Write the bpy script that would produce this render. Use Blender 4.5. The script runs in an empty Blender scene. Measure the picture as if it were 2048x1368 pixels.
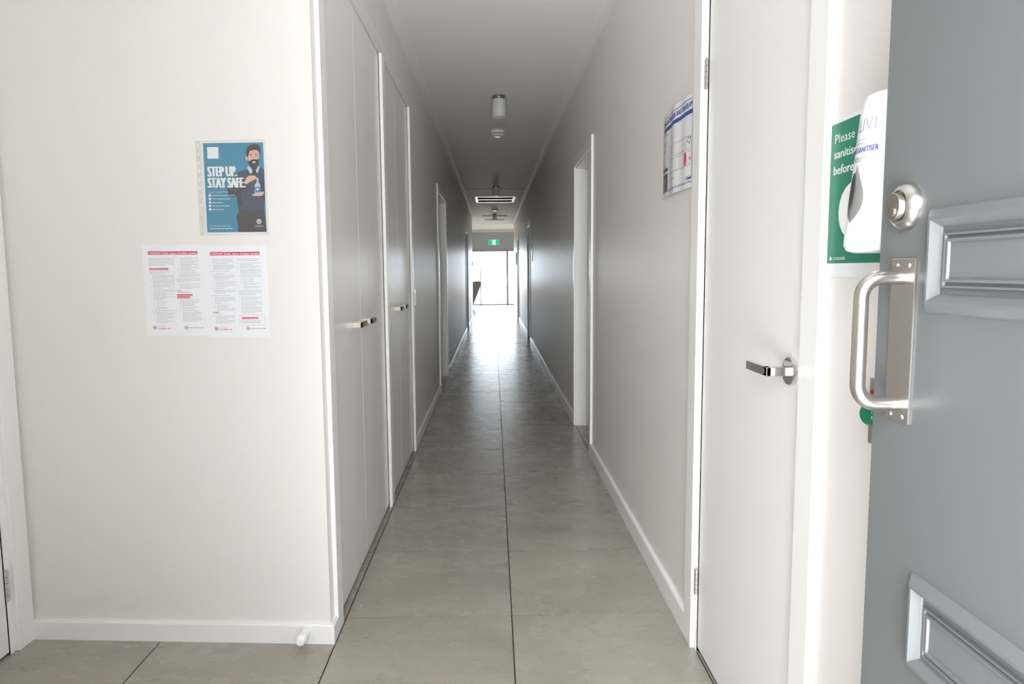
import bpy, bmesh, math, random
from mathutils import Vector, Matrix

random.seed(7)
S = bpy.context.scene
COL = S.collection
PI = math.pi

# ------------------------------------------------------------------ camera, world, light, exposure
FPX, PITCH, YAW, ROLL, CAM_H = 1403.3, 0.1010, 0.0261, -0.0068, 1.248
cam_data = bpy.data.cameras.new('camera')
cam = bpy.data.objects.new('camera', cam_data)
COL.objects.link(cam)
cam_data.sensor_width = 36.0
cam_data.lens = FPX / 2048.0 * 36.0
cam_data.clip_start = 0.02
cam_data.clip_end = 300
_F = Vector((math.sin(YAW) * math.cos(PITCH), math.cos(YAW) * math.cos(PITCH), -math.sin(PITCH)))
_R = Vector((math.cos(YAW), -math.sin(YAW), 0))
_U = _R.cross(_F)
R2 = _R * math.cos(ROLL) + _U * math.sin(ROLL)
U2 = -_R * math.sin(ROLL) + _U * math.cos(ROLL)
cam.matrix_world = Matrix(((R2.x, U2.x, -_F.x, 0), (R2.y, U2.y, -_F.y, 0), (R2.z, U2.z, -_F.z, CAM_H), (0, 0, 0, 1)))
S.camera = cam

SKY = 14.0
w = bpy.data.worlds.new('overcast_sky')
S.world = w
w.use_nodes = True
_bg = w.node_tree.nodes['Background']
_bg.inputs['Color'].default_value = (0.928, 0.964, 1.0, 1)
_bg.inputs['Strength'].default_value = SKY


def portal(name, loc, rot, sx, sy):
    l = bpy.data.lights.new(name, 'AREA')
    l.shape = 'RECTANGLE'
    l.size, l.size_y = sx, sy
    l.cycles.is_portal = True
    o = bpy.data.objects.new(name, l)
    COL.objects.link(o)
    o.location = loc
    o.rotation_euler = rot


portal('doorway_daylight', (0.11, -0.14, 1.03), (PI / 2, 0, 0), 0.92, 2.06)         # light travels +Y
portal('glazing_daylight', (0.0, 26.05, 0.98), (-PI / 2, 0, 0), 6.0, 1.96)           # light travels -Y

vs = S.view_settings
vs.view_transform = 'Standard'
vs.look = 'None'
vs.exposure = 0.72
vs.gamma = 1.0
vs.use_curve_mapping = False
S.cycles.use_denoising = True
S.cycles.max_bounces = 16
S.cycles.diffuse_bounces = 10
S.cycles.glossy_bounces = 6
S.cycles.transparent_max_bounces = 16
S.cycles.sample_clamp_indirect = 30

# ------------------------------------------------------------------ materials
MATS = {}


def srgb(r, g, b):
    f = lambda c: (c / 255) / 12.92 if c / 255 <= 0.04045 else ((c / 255 + 0.055) / 1.055) ** 2.4
    return (f(r), f(g), f(b), 1)


def mat(name, col, rough=0.5, metal=0.0, emit=None, spec=None):
    m = bpy.data.materials.new(name)
    m.use_nodes = True
    b = m.node_tree.nodes['Principled BSDF']
    b.inputs['Base Color'].default_value = col
    b.inputs['Roughness'].default_value = rough
    b.inputs['Metallic'].default_value = metal
    if spec is not None:
        b.inputs['Specular IOR Level'].default_value = spec
    if emit:
        b.inputs['Emission Color'].default_value = emit[0]
        b.inputs['Emission Strength'].default_value = emit[1]
    MATS[name] = m
    return m


def nodes(m):
    return m.node_tree.nodes, m.node_tree.links, m.node_tree.nodes['Principled BSDF']


def noise(N, L, coord, scale, detail=3, rough=0.5, stretch=(1, 1, 1)):
    mp = N.new('ShaderNodeMapping')
    mp.inputs['Scale'].default_value = stretch
    L.new(coord, mp.inputs['Vector'])
    n = N.new('ShaderNodeTexNoise')
    n.inputs['Scale'].default_value = scale
    n.inputs['Detail'].default_value = detail
    n.inputs['Roughness'].default_value = rough
    L.new(mp.outputs['Vector'], n.inputs['Vector'])
    return n.outputs['Fac']


def painted(name, col, rough, bump=0.05, streak=0.0, var=0.03):
    m = mat(name, col, rough)
    N, L, B = nodes(m)
    g = N.new('ShaderNodeNewGeometry').outputs['Position']
    a = noise(N, L, g, 1.3, 3)
    mx = N.new('ShaderNodeMix')
    mx.data_type = 'RGBA'
    mx.inputs['A'].default_value = tuple(c * (1 - var) for c in col[:3]) + (1,)
    mx.inputs['B'].default_value = tuple(min(1, c * (1 + var)) for c in col[:3]) + (1,)
    L.new(a, mx.inputs['Factor'])
    L.new(mx.outputs['Result'], B.inputs['Base Color'])
    n1 = noise(N, L, g, 140, 2)
    bp = N.new('ShaderNodeBump')
    bp.inputs['Strength'].default_value = bump
    bp.inputs['Distance'].default_value = 0.002
    L.new(n1, bp.inputs['Height'])
    out = bp
    if streak:
        n2 = noise(N, L, g, 1.0, 4, 0.6, (9, 9, 0.2))
        b2 = N.new('ShaderNodeBump')
        b2.inputs['Strength'].default_value = streak
        b2.inputs['Distance'].default_value = 0.004
        L.new(n2, b2.inputs['Height'])
        L.new(bp.outputs['Normal'], b2.inputs['Normal'])
        out = b2
    L.new(out.outputs['Normal'], B.inputs['Normal'])
    return m


WALL = painted('wall_paint', (0.81, 0.782, 0.745, 1), 0.38, 0.06, 0.4)
CEIL = painted('ceiling_paint', (0.88, 0.87, 0.855, 1), 0.6, 0.03)
TRIM = painted('trim_gloss_white', (0.88, 0.875, 0.86, 1), 0.28, 0.02)
DOORW = painted('door_white', (0.86, 0.85, 0.84, 1), 0.30, 0.02)
CUPB = painted('cupboard_satin', (0.84, 0.82, 0.80, 1), 0.25, 0.015, 0.10)
GREY = painted('door_grey_paint', (0.138, 0.146, 0.147, 1), 0.36, 0.03)
BLUEGREY = painted('far_wall_paint', (0.50, 0.52, 0.53, 1), 0.5, 0.03)
GROUT = mat('grout', (0.045, 0.042, 0.04, 1), 0.9)
DARK = mat('dark_gap', (0.03, 0.03, 0.03, 1), 0.7)
CHROME = mat('chrome', (0.78, 0.78, 0.78, 1), 0.07, 1.0)
STEEL = mat('brushed_steel', (0.56, 0.53, 0.50, 1), 0.30, 1.0)
NICKEL = mat('satin_nickel', (0.36, 0.32, 0.27, 1), 0.40, 1.0)
BRONZE = mat('dark_nickel', (0.22, 0.20, 0.18, 1), 0.35, 1.0)
WPLAS = mat('white_plastic', (0.84, 0.84, 0.85, 1), 0.25)
GPLAS = mat('grey_plastic', (0.16, 0.155, 0.15, 1), 0.15)
BPLAS = mat('black_plastic', (0.03, 0.03, 0.03, 1), 0.4)
GREENB = mat('green_button', (0.0, 0.17, 0.085, 1), 0.12)
REDB = mat('red_light', (0.55, 0.03, 0.02, 1), 0.3)
PAPER = mat('paper_white', (0.83, 0.84, 0.87, 1), 0.45)
LAMIN = mat('laminated_paper', (0.78, 0.78, 0.80, 1), 0.22)
INK_W = mat('ink_white', (0.86, 0.88, 0.89, 1), 0.5)
INK_R = mat('ink_crimson', srgb(208, 62, 92), 0.5)
INK_P = mat('ink_pink_grey', srgb(214, 170, 180), 0.5)
INK_G = mat('ink_grey', srgb(150, 152, 162), 0.5)
INK_K = mat('ink_black', srgb(52, 52, 60), 0.5)
INK_T = mat('ink_teal', srgb(52, 140, 172), 0.3)
INK_B = mat('ink_blue', srgb(38, 84, 152), 0.4)
INK_N = mat('ink_navy', srgb(62, 74, 98), 0.4)
INK_D = mat('ink_charcoal', srgb(58, 56, 58), 0.4)
INK_S = mat('ink_skin', srgb(226, 180, 162), 0.4)
INK_H = mat('ink_hair', srgb(52, 44, 42), 0.4)
INK_L = mat('ink_pale_blue', srgb(190, 214, 236), 0.4)
INK_GN = mat('ink_green', srgb(20, 128, 100), 0.35)
INK_LG = mat('ink_light_grey', srgb(196, 197, 200), 0.5)
INK_BR = mat('ink_brown', srgb(110, 84, 62), 0.4)
INK_C = mat('ink_cyan', srgb(40, 140, 205), 0.4)
FABRIC = painted('chair_fabric', (0.28, 0.28, 0.285, 1), 0.85, 0.3)
BLOCKER = painted('light_blocker', (0.15, 0.145, 0.14, 1), 0.85, 0.3)  # dark coat of the added walls that cut the daylight
DECK = painted('decking', (0.46, 0.36, 0.28, 1), 0.7, 0.2)  # warm tone picked for the light it bounces indoors
CONC = painted('outdoor_paving', (0.58, 0.565, 0.54, 1), 0.8, 0.2)
EXITG = mat('exit_sign_green', (0.0, 0.42, 0.17, 1), 0.4, emit=((0.0, 0.6, 0.22, 1), 0.45))
EXITW = mat('exit_sign_white', (0.8, 0.85, 0.82, 1), 0.4, emit=((0.85, 1, 0.9, 1), 0.6))


def tile_material():
    m = mat('porcelain_tile', (0.25, 0.23, 0.2, 1), 0.34)
    N, L, B = nodes(m)
    tc = N.new('ShaderNodeTexCoord')
    oi = N.new('ShaderNodeObjectInfo')
    ml = N.new('ShaderNodeMath')
    ml.operation = 'MULTIPLY'
    ml.inputs[1].default_value = 37.0
    L.new(oi.outputs['Random'], ml.inputs[0])
    ad = N.new('ShaderNodeVectorMath')
    ad.operation = 'ADD'
    L.new(tc.outputs['Object'], ad.inputs[0])
    L.new(ml.outputs[0], ad.inputs[1])
    c = ad.outputs['Vector']
    n1 = noise(N, L, c, 2.4, 3, 0.5, (1.0, 1.6, 1))
    n2 = noise(N, L, c, 8, 4, 0.5, (0.8, 1.5, 1))
    n3 = noise(N, L, c, 60, 2, 0.5)

    def wsum(x, y, wy):
        m_ = N.new('ShaderNodeMath')
        m_.operation = 'MULTIPLY_ADD'
        L.new(y, m_.inputs[0])
        m_.inputs[1].default_value = wy
        L.new(x, m_.inputs[2])
        return m_.outputs[0]

    md = N.new('ShaderNodeMath')
    md.operation = 'DIVIDE'
    md.inputs[1].default_value = 1.38
    L.new(wsum(wsum(n1, n2, 0.32), n3, 0.06), md.inputs[0])
    tot = md.outputs[0]
    r1 = N.new('ShaderNodeValToRGB')
    e = r1.color_ramp.elements
    e[0].position, e[0].color = 0.18, (0.265, 0.240, 0.206, 1)
    e[1].position, e[1].color = 0.82, (0.425, 0.387, 0.336, 1)
    L.new(tot, r1.inputs['Fac'])
    L.new(r1.outputs['Color'], B.inputs['Base Color'])
    mr = N.new('ShaderNodeMapRange')
    mr.inputs['To Min'].default_value = 0.20
    mr.inputs['To Max'].default_value = 0.34
    L.new(n2, mr.inputs['Value'])
    L.new(mr.outputs['Result'], B.inputs['Roughness'])
    bp = N.new('ShaderNodeBump')
    bp.inputs['Strength'].default_value = 0.06
    bp.inputs['Distance'].default_value = 0.002
    L.new(n1, bp.inputs['Height'])
    L.new(bp.outputs['Normal'], B.inputs['Normal'])
    return m


TILE = tile_material()


def thin_glass(name, tint, gloss, milk=0.0):
    m = bpy.data.materials.new(name)
    m.use_nodes = True
    N, L = m.node_tree.nodes, m.node_tree.links
    N.clear()
    o = N.new('ShaderNodeOutputMaterial')
    t = N.new('ShaderNodeBsdfTransparent')
    t.inputs['Color'].default_value = tint
    g = N.new('ShaderNodeBsdfGlossy')
    g.inputs['Roughness'].default_value = 0.04
    lw = N.new('ShaderNodeLayerWeight')
    lw.inputs['Blend'].default_value = 0.5
    pw = N.new('ShaderNodeMath')
    pw.operation = 'POWER'
    pw.inputs[1].default_value = 4.0
    L.new(lw.outputs['Facing'], pw.inputs[0])
    mr = N.new('ShaderNodeMapRange')
    mr.inputs['To Min'].default_value = gloss
    mr.inputs['To Max'].default_value = 0.7
    L.new(pw.outputs[0], mr.inputs['Value'])
    mx = N.new('ShaderNodeMixShader')
    L.new(mr.outputs['Result'], mx.inputs['Fac'])
    L.new(t.outputs['BSDF'], mx.inputs[1])
    L.new(g.outputs['BSDF'], mx.inputs[2])
    last = mx
    if milk:
        d = N.new('ShaderNodeBsdfDiffuse')
        d.inputs['Color'].default_value = (0.85, 0.85, 0.85, 1)
        m2 = N.new('ShaderNodeMixShader')
        m2.inputs['Fac'].default_value = milk
        L.new(mx.outputs['Shader'], m2.inputs[1])
        L.new(d.outputs['BSDF'], m2.inputs[2])
        last = m2
    L.new(last.outputs['Shader'], o.inputs['Surface'])
    MATS[name] = m
    return m


GLASS = thin_glass('window_glass', (0.76, 0.79, 0.81, 1), 0.06)
LGLASS = thin_glass('lamp_glass', (0.97, 0.97, 0.97, 1), 0.05, 0.06)
FROST = thin_glass('frosted_glass', (0.9, 0.9, 0.9, 1), 0.04, 0.75)
SLEEVE = thin_glass('clear_plastic_sleeve', (0.985, 0.985, 0.985, 1), 0.03, 0.03)
SLEEVE2 = thin_glass('milky_plastic_strip', (0.97, 0.97, 0.97, 1), 0.04, 0.16)


# ------------------------------------------------------------------ mesh helpers
def BM():
    return bmesh.new()


def box(bm, x0, x1, y0, y1, z0, z1, bev=0.0, seg=1):
    v = [bm.verts.new((x, y, z)) for x in (x0, x1) for y in (y0, y1) for z in (z0, z1)]
    fs = [(0, 1, 3, 2), (4, 6, 7, 5), (0, 4, 5, 1), (2, 3, 7, 6), (0, 2, 6, 4), (1, 5, 7, 3)]
    faces = [bm.faces.new([v[i] for i in f]) for f in fs]
    if bev:
        edges = list({e for f in faces for e in f.edges})
        bmesh.ops.bevel(bm, geom=edges, offset=bev, segments=seg, affect='EDGES', profile=0.5)


def prism(bm, prof, axis, a, b):
    """2-D profile extruded along an axis: axis 'y' takes (x,z), 'x' takes (y,z), 'z' takes (x,y)."""
    def P(p, t):
        return {'y': (p[0], t, p[1]), 'x': (t, p[0], p[1]), 'z': (p[0], p[1], t)}[axis]
    A = [bm.verts.new(P(p, a)) for p in prof]
    C = [bm.verts.new(P(p, b)) for p in prof]
    n = len(prof)
    for i in range(n):
        bm.faces.new((A[i], A[(i + 1) % n], C[(i + 1) % n], C[i]))
    bm.faces.new(A)
    bm.faces.new(C[::-1])


def lathe(bm, prof, origin, axis, seg=28):
    """prof: (radius, distance along axis)"""
    ax = Vector(axis).normalized()
    t = Vector((0, 0, 1)) if abs(ax.z) < 0.9 else Vector((1, 0, 0))
    u = ax.cross(t).normalized()
    v = ax.cross(u)
    o = Vector(origin)
    rings = []
    for r, d in prof:
        if r < 1e-6:
            rings.append([bm.verts.new(o + ax * d)])
        else:
            rings.append([bm.verts.new(o + ax * d + (u * math.cos(2 * PI * i / seg) + v * math.sin(2 * PI * i / seg)) * r) for i in range(seg)])
    for a, b in zip(rings, rings[1:]):
        for i in range(seg):
            j = (i + 1) % seg
            if len(a) == 1 and len(b) == 1:
                continue
            if len(a) == 1:
                bm.faces.new((a[0], b[j], b[i]))
            elif len(b) == 1:
                bm.faces.new((a[i], a[j], b[0]))
            else:
                bm.faces.new((a[i], a[j], b[j], b[i]))


def tube(bm, pts, r, seg=16, caps=True):
    pts = [Vector(p) for p in pts]
    n = len(pts)
    rings = []
    prev = None
    for i, p in enumerate(pts):
        d = (pts[min(i + 1, n - 1)] - pts[max(i - 1, 0)]).normalized()
        if prev is None:
            t = Vector((0, 0, 1)) if abs(d.z) < 0.9 else Vector((0, 1, 0))
            u = d.cross(t).normalized()
        else:
            u = (prev - d * prev.dot(d)).normalized()
        prev = u
        v = d.cross(u)
        rings.append([bm.verts.new(p + (u * math.cos(2 * PI * k / seg) + v * math.sin(2 * PI * k / seg)) * r) for k in range(seg)])
    for a, b in zip(rings, rings[1:]):
        for k in range(seg):
            bm.faces.new((a[k], a[(k + 1) % seg], b[(k + 1) % seg], b[k]))
    if caps:
        bm.faces.new(rings[0][::-1])
        bm.faces.new(rings[-1])


def obj(name, bm, m, parent=None, smooth=False, fix=True):
    if fix:
        bmesh.ops.recalc_face_normals(bm, faces=bm.faces)
    me = bpy.data.meshes.new(name)
    bm.to_mesh(me)
    bm.free()
    me.materials.append(m)
    if smooth:
        for p in me.polygons:
            p.use_smooth = True
        me.set_sharp_from_angle(angle=math.radians(38))
    o = bpy.data.objects.new(name, me)
    COL.objects.link(o)
    if parent is not None:
        o.parent = parent
    return o


def tag(o, label, cat, group=None, kind=None):
    o['label'] = label
    o['category'] = cat
    if group:
        o['group'] = group
    if kind:
        o['kind'] = kind
    return o


def thing(name, label, cat, loc=(0, 0, 0), group=None, kind=None):
    o = bpy.data.objects.new(name, None)
    COL.objects.link(o)
    o.location = loc
    o.empty_display_size = 0.05
    return tag(o, label, cat, group, kind)


def sheet_thing(name, label, cat, origin, u, group=None):
    """Empty whose local x runs right, y runs up and z points off the wall."""
    t = thing(name, label, cat, (0, 0, 0), group)
    u = Vector(u).normalized()
    v = Vector((0, 0, 1))
    n = u.cross(v)
    t.matrix_world = Matrix(((u.x, v.x, n.x, origin[0]), (u.y, v.y, n.y, origin[1]), (u.z, v.z, n.z, origin[2]), (0, 0, 0, 1)))
    return t


def copy_tree(o, parent=None):
    c = o.copy()
    COL.objects.link(c)
    if parent is not None:
        c.parent = parent
    for ch in [x for x in bpy.data.objects if x.parent is o]:
        copy_tree(ch, c)
    return c


def text_bm(bm, s, x, y, size, n=0.0, xs=1.0, bold=0.0, align='LEFT', width=None):
    cu = bpy.data.curves.new('lettering', 'FONT')
    cu.body = s
    cu.size = size * 1.38          # cap height of the built-in face is about 0.72 em
    cu.resolution_u = 2
    cu.align_x = 'LEFT'
    o = bpy.data.objects.new('lettering', cu)
    COL.objects.link(o)
    dg = bpy.context.evaluated_depsgraph_get()
    dg.update()
    me = bpy.data.meshes.new_from_object(o.evaluated_get(dg))
    if me.vertices:
        xm = max(v.co.x for v in me.vertices)
        if width:
            xs = width / xm
        off = {'LEFT': 0, 'CENTER': -xm * xs / 2, 'RIGHT': -xm * xs}[align]
        for v in me.vertices:
            v.co = (x + off + v.co.x * xs, y + v.co.y, n)
        bm.from_mesh(me)
        for k in (1, 2) if bold else ():
            for v in me.vertices:
                v.co.x += bold * size * (2 if k == 1 else -4) * 0.7
                v.co.z += 0.00004
            bm.from_mesh(me)
    bpy.data.meshes.remove(me)
    bpy.data.objects.remove(o)
    bpy.data.curves.remove(cu)


def rect(bm, x0, x1, y0, y1, n=0.0, nx=1, ny=1):
    g = [[bm.verts.new((x0 + (x1 - x0) * i / nx, y0 + (y1 - y0) * j / ny, n)) for j in range(ny + 1)] for i in range(nx + 1)]
    for i in range(nx):
        for j in range(ny):
            bm.faces.new((g[i][j], g[i + 1][j], g[i + 1][j + 1], g[i][j + 1]))


def poly(bm, pts, n=0.0):
    f = bm.faces.new([bm.verts.new((p[0], p[1], n)) for p in pts])
    f.normal_update()
    if f.normal.z < 0:
        f.normal_flip()
    bmesh.ops.triangulate(bm, faces=[f])


def ellipse(bm, cx, cy, rx, ry, n=0.0, seg=20):
    poly(bm, [(cx + rx * math.cos(2 * PI * i / seg), cy + ry * math.sin(2 * PI * i / seg)) for i in range(seg)], n)


def ring(bm, cx, cy, r0, r1, n=0.0, seg=20):
    a = [bm.verts.new((cx + r0 * math.cos(2 * PI * i / seg), cy + r0 * math.sin(2 * PI * i / seg), n)) for i in range(seg)]
    b = [bm.verts.new((cx + r1 * math.cos(2 * PI * i / seg), cy + r1 * math.sin(2 * PI * i / seg), n)) for i in range(seg)]
    for i in range(seg):
        j = (i + 1) % seg
        bm.faces.new((a[i], b[i], b[j], a[j]))


# ------------------------------------------------------------------ key dimensions (metres)
XL, XR = -0.56, 0.656            # corridor wall faces
CEILZ = 2.715
Y_ENTRY0, Y_ENTRY1 = -0.12, 0.035
Y_GLASS = 25.9
Y_ENDL, Y_ENDR = 19.2, 22.2
XHL = -1.603                     # left wall of the entry hall
ARCH = 0.015                     # architrave / skirting thickness


def y_front(x):                  # face of the wall that carries the notices, very slightly out of square
    return 2.279 + (-0.545 - x) * 0.0707


# ------------------------------------------------------------------ floor with single tiles
bm = BM()
box(bm, -3.6, 3.6, Y_ENTRY0 - 0.05, 26.1, -0.14, -0.0018)
floor = obj('floor', bm, GROUT)
tag(floor, 'floor of large grey-brown stone-look tiles with dark joints', 'floor', kind='structure')

T, SX, SY = 0.6, 0.056, 2.445
GX, GY = 0.0050, 0.0046
tile_mesh = None


def tile(x0, x1, y0, y1):
    global tile_mesh
    full = abs(x1 - x0 - T) < 1e-4 and abs(y1 - y0 - T) < 1e-4
    cx, cy = (x0 + x1) / 2, (y0 + y1) / 2
    if full and tile_mesh is not None:
        o = bpy.data.objects.new('floor_tile', tile_mesh)
        COL.objects.link(o)
        o.parent = floor
    else:
        b = BM()
        hx, hy = (x1 - x0 - GX) / 2, (y1 - y0 - GY) / 2
        box(b, -hx, hx, -hy, hy, -0.010, 0.0)
        o = obj('floor_tile', b, TILE, floor)
        if full:
            tile_mesh = o.data
    o.location = (cx, cy, random.uniform(-0.0003, 0.0003))
    o.rotation_euler = (random.uniform(-0.0011, 0.0011), random.uniform(-0.0011, 0.0011), 0)


def tile_area(X0, X1, Y0, Y1):
    i0, i1 = math.floor((X0 - SX) / T + 1e-6), math.ceil((X1 - SX) / T - 1e-6)
    j0, j1 = math.floor((Y0 - SY) / T + 1e-6), math.ceil((Y1 - SY) / T - 1e-6)
    for i in range(i0, i1):
        for j in range(j0, j1):
            a, b = max(X0, SX + i * T), min(X1, SX + (i + 1) * T)
            c, d = max(Y0, SY + j * T), min(Y1, SY + (j + 1) * T)
            if b - a > 0.02 and d - c > 0.02:
                tile(a, b, c, d)


tile_area(-1.70, SX - T, Y_ENTRY0, SY)                    # hall, left part
tile_area(SX - T, SX + T + 0.14, Y_ENTRY0, SY)            # hall and door threshold on the right
tile_area(SX - T, SX + T, SY, SY + 32 * T)                # corridor
tile_area(SX - T - 0.14, SX - T, SY, SY + 4 * T)          # under the cupboards
tile_area(SX + T, SX + T + 0.2, 4.66, 5.60)               # doorway thresholds
tile_area(SX - T - 0.2, SX - T, 7.20, 8.40)
tile_area(SX + T, SX + T + 0.2, 12.35, 13.40)
tile_area(SX - T - 0.2, SX - T, 14.50, 15.65)
tile_area(SX + T, SX + T + 0.2, 17.70, 18.85)
tile_area(SX - 4 * T, SX + T, SY + 32 * T, 25.84)         # far room
tile_area(SX + T, SX + 4 * T, Y_ENDR, 25.84)
tile_area(SX - 4 * T, SX - T, Y_ENDL + 0.01, SY + 32 * T)

# ------------------------------------------------------------------ ceiling
bm = BM()
box(bm, -3.6, 3.6, Y_ENTRY0, 26.1, CEILZ, CEILZ + 0.15)
ceiling = obj('ceiling', bm, CEIL)
tag(ceiling, 'flat white plasterboard ceiling running along the corridor', 'ceiling', kind='structure')
bm = BM()
box(bm, -0.50, 0.61, 12.83, 12.845, CEILZ - 0.003, CEILZ + 0.002)
obj('control_joint', bm, DARK, ceiling)

# ------------------------------------------------------------------ walls
def wall(name, label, parts, m=WALL):
    b = BM()
    for p in parts:
        box(b, *p)
    o = obj(name, b, m)
    return tag(o, label, 'wall', kind='structure')


DH = 2.055                                               # door head
D1 = (1.447, 2.176)                                      # white door on the right, near
R1, R2_, R3 = (4.69, 5.585), (12.40, 13.30), (17.80, 18.72)
L1, L2 = (7.23, 8.37), (14.52, 15.58)
WT = 0.125
segs = []
y = Y_ENTRY0
for a, b_ in (D1, R1, R2_, R3):
    segs.append((XR, XR + WT, y, a, -0.006, CEILZ))
    segs.append((XR, XR + WT, a, b_, DH, CEILZ))
    y = b_
segs.append((XR, XR + WT, y, Y_ENDR, -0.006, CEILZ))
wall('wall_right', 'long off-white painted wall on the right of the corridor', segs)

CB0, CB1, CB2, CB3 = 2.40, 3.66, 3.70, 4.83              # cupboard openings
wall('wall_left_bulkhead', 'off-white strip of wall above the two built-in cupboards', [(XL - WT, XL, CB0, CB3, 2.42, CEILZ)])
segs = []
y = CB3 + 0.002
for a, b_ in (L1, L2):
    segs.append((XL - WT, XL, y, a, -0.006, CEILZ))
    segs.append((XL - WT, XL, a, b_, DH, CEILZ))
    y = b_
segs.append((XL - WT, XL, y, Y_ENDL, -0.006, CEILZ))
wall('wall_left', 'long off-white painted wall on the left of the corridor', segs)

bm = BM()                                                # wall with the notices
xa, xb = -1.75, XL
prism(bm, [(xa, y_front(xa)), (xb, y_front(xb)), (xb, y_front(xb) + 0.045), (xa, y_front(xa) + 0.12)], 'z', -0.006, CEILZ)
box(bm, XL - WT, XL, 2.325, CB0, -0.006, CEILZ)
tag(obj('wall_front', bm, WALL), 'off-white wall facing the entrance, carrying three paper notices', 'wall', kind='structure')

LD = (1.43, 2.243)                                       # door in the hall's left wall
wall('wall_hall_left', 'off-white wall at the far left of the entry hall', [
    (XHL - WT, XHL, Y_ENTRY0, LD[0], -0.006, CEILZ), (XHL - WT, XHL, LD[0], LD[1], DH, CEILZ), (XHL - WT, XHL, LD[1], 2.40, -0.006, CEILZ)])
wall('wall_entry', 'entrance wall around the open front doorway', [
    (XHL - WT, -0.35, Y_ENTRY0, Y_ENTRY1, -0.006, CEILZ), (-0.35, 0.60, Y_ENTRY0, Y_ENTRY1, 2.06, CEILZ), (0.60, XR, Y_ENTRY0, Y_ENTRY1, -0.006, CEILZ)])
wall('wall_blocker_right', 'unseen dark wall added right of the front doorway to cut daylight', [(0.78, 1.01, -9.0, Y_ENTRY0 - 0.001, -0.06, 2.955)], BLOCKER)  # added wall, keeps slanting daylight off the wall with notices
wall('wall_blocker_left', 'unseen dark wall added left of the front doorway to cut daylight', [(-1.75, -1.60, -9.0, Y_ENTRY0 - 0.002, -0.06, 2.0)], BLOCKER)  # added wall, dims the daylight on the near right wall
# the closed rooms behind the doors and the outer skin of the building
wall('wall_outer_right', 'outer wall of the rooms to the right', [(3.5, 3.6, Y_ENTRY0, 26.1, -0.006, CEILZ), (XR + WT, 3.5, Y_ENTRY0, Y_ENTRY1, -0.006, CEILZ)])
wall('wall_outer_left', 'outer wall of the rooms to the left', [(-3.6, -3.5, Y_ENTRY0, 26.1, -0.006, CEILZ), (-3.5, XHL - WT, Y_ENTRY0, Y_ENTRY1, -0.006, CEILZ)])
wall('wall_room_left', 'near wall of the far room, left of the corridor mouth', [(-3.5, XL - WT, Y_ENDL - 0.12, Y_ENDL, -0.006, CEILZ)])
wall('wall_room_right', 'near wall of the far room, right of the corridor mouth', [(XR + WT, 3.5, Y_ENDR - 0.12, Y_ENDR, -0.006, CEILZ)])
wall('wall_far', 'blue-grey wall strip above the glazing at the corridor end', [
    (-3.5, 3.5, Y_GLASS - 0.02, Y_GLASS + 0.16, 2.04, CEILZ), (-3.5, -3.0, Y_GLASS - 0.02, Y_GLASS + 0.16, -0.006, 2.04),
    (3.0, 3.5, Y_GLASS - 0.02, Y_GLASS + 0.16, -0.006, 2.04)], BLUEGREY)

# outside ground and the added roof that shades it
bm = BM()
box(bm, -25, 25, 26.1, 60, -0.20, -0.06)  # made-up deck, its warm colour tints the bounce on the far ceiling
tag(obj('warm_bounce_decking', bm, DECK), 'decking, tinted warm for the light it bounces in, outside the far glass doors', 'ground', kind='structure')
bm = BM()
box(bm, -6, 6, 26.12, 30.2, 2.55, 2.68)  # roof added to shade the ground and dim the far room
tag(obj('shading_roof', bm, CONC), 'roof added outside the far glass doors to cut daylight', 'roof', kind='structure')
for px_ in (-4.5, 4.5):
    bm = BM()
    box(bm, px_ - 0.06, px_ + 0.06, 29.9, 30.02, -0.06, 2.55, 0.005)  # post under the added roof
    tag(obj('shading_roof_post', bm, TRIM), 'post of the added roof outside, %s of the far glass doors' % ('left' if px_ < 0 else 'right'), 'post', kind='structure')


# ------------------------------------------------------------------ cornice, skirting
def cove(x, s):
    """profile in (x, z): wall face at x, room on side s"""
    d, p = 0.058, 0.056
    pts = [(x, CEILZ), (x, CEILZ - d), (x + s * 0.006, CEILZ - d)]
    for k in range(7):
        t = k / 6 * PI / 2
        pts.append((x + s * (0.006 + (p - 0.006) * (1 - math.cos(t))), CEILZ - d + (d - 0.006) * math.sin(t)))
    pts.append((x + s * p, CEILZ))
    return pts


bm = BM()
prism(bm, cove(XL, 1), 'y', 2.279, Y_ENDL)
tag(obj('trim_1', bm, CEIL, smooth=True), 'white cove cornice along the left corridor wall', 'cornice', kind='structure')
bm = BM()
prism(bm, cove(XR, -1), 'y', Y_ENTRY1, Y_ENDR)
tag(obj('trim_2', bm, CEIL, smooth=True), 'white cove cornice along the right corridor wall', 'cornice', kind='structure')
bm = BM()
prism(bm, cove(Y_GLASS - 0.02, -1), 'x', -3.5, 3.5)
tag(obj('trim_3', bm, CEIL, smooth=True), 'pale cornice above the exit sign at the far end', 'cornice', kind='structure')
bm = BM()
prism(bm, cove(XHL, 1), 'y', Y_ENTRY1, 2.34)
tag(obj('trim_4', bm, CEIL, smooth=True), 'white cove cornice over the left hall door', 'cornice', kind='structure')
bm = BM()
prism(bm, [(p[0] - 2.30 + 2.279, p[1]) for p in cove(2.30, -1)], 'x', XHL, XL)
o = obj('trim_5', bm, CEIL, smooth=True)
tag(o, 'white cove cornice above the wall with notices', 'cornice', kind='structure')


def skirt_prof(x, s, h):
    return [(x, -0.001), (x + s * ARCH, -0.001), (x + s * ARCH, h - 0.006), (x + s * (ARCH - 0.005), h), (x, h)]


def skirting(name, label, x, s, runs, h=0.085):
    b = BM()
    for a, c in runs:
        prism(b, skirt_prof(x, s, h), 'y', a, c)
    tag(obj(name, b, TRIM), label, 'skirting', kind='structure')


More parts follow.
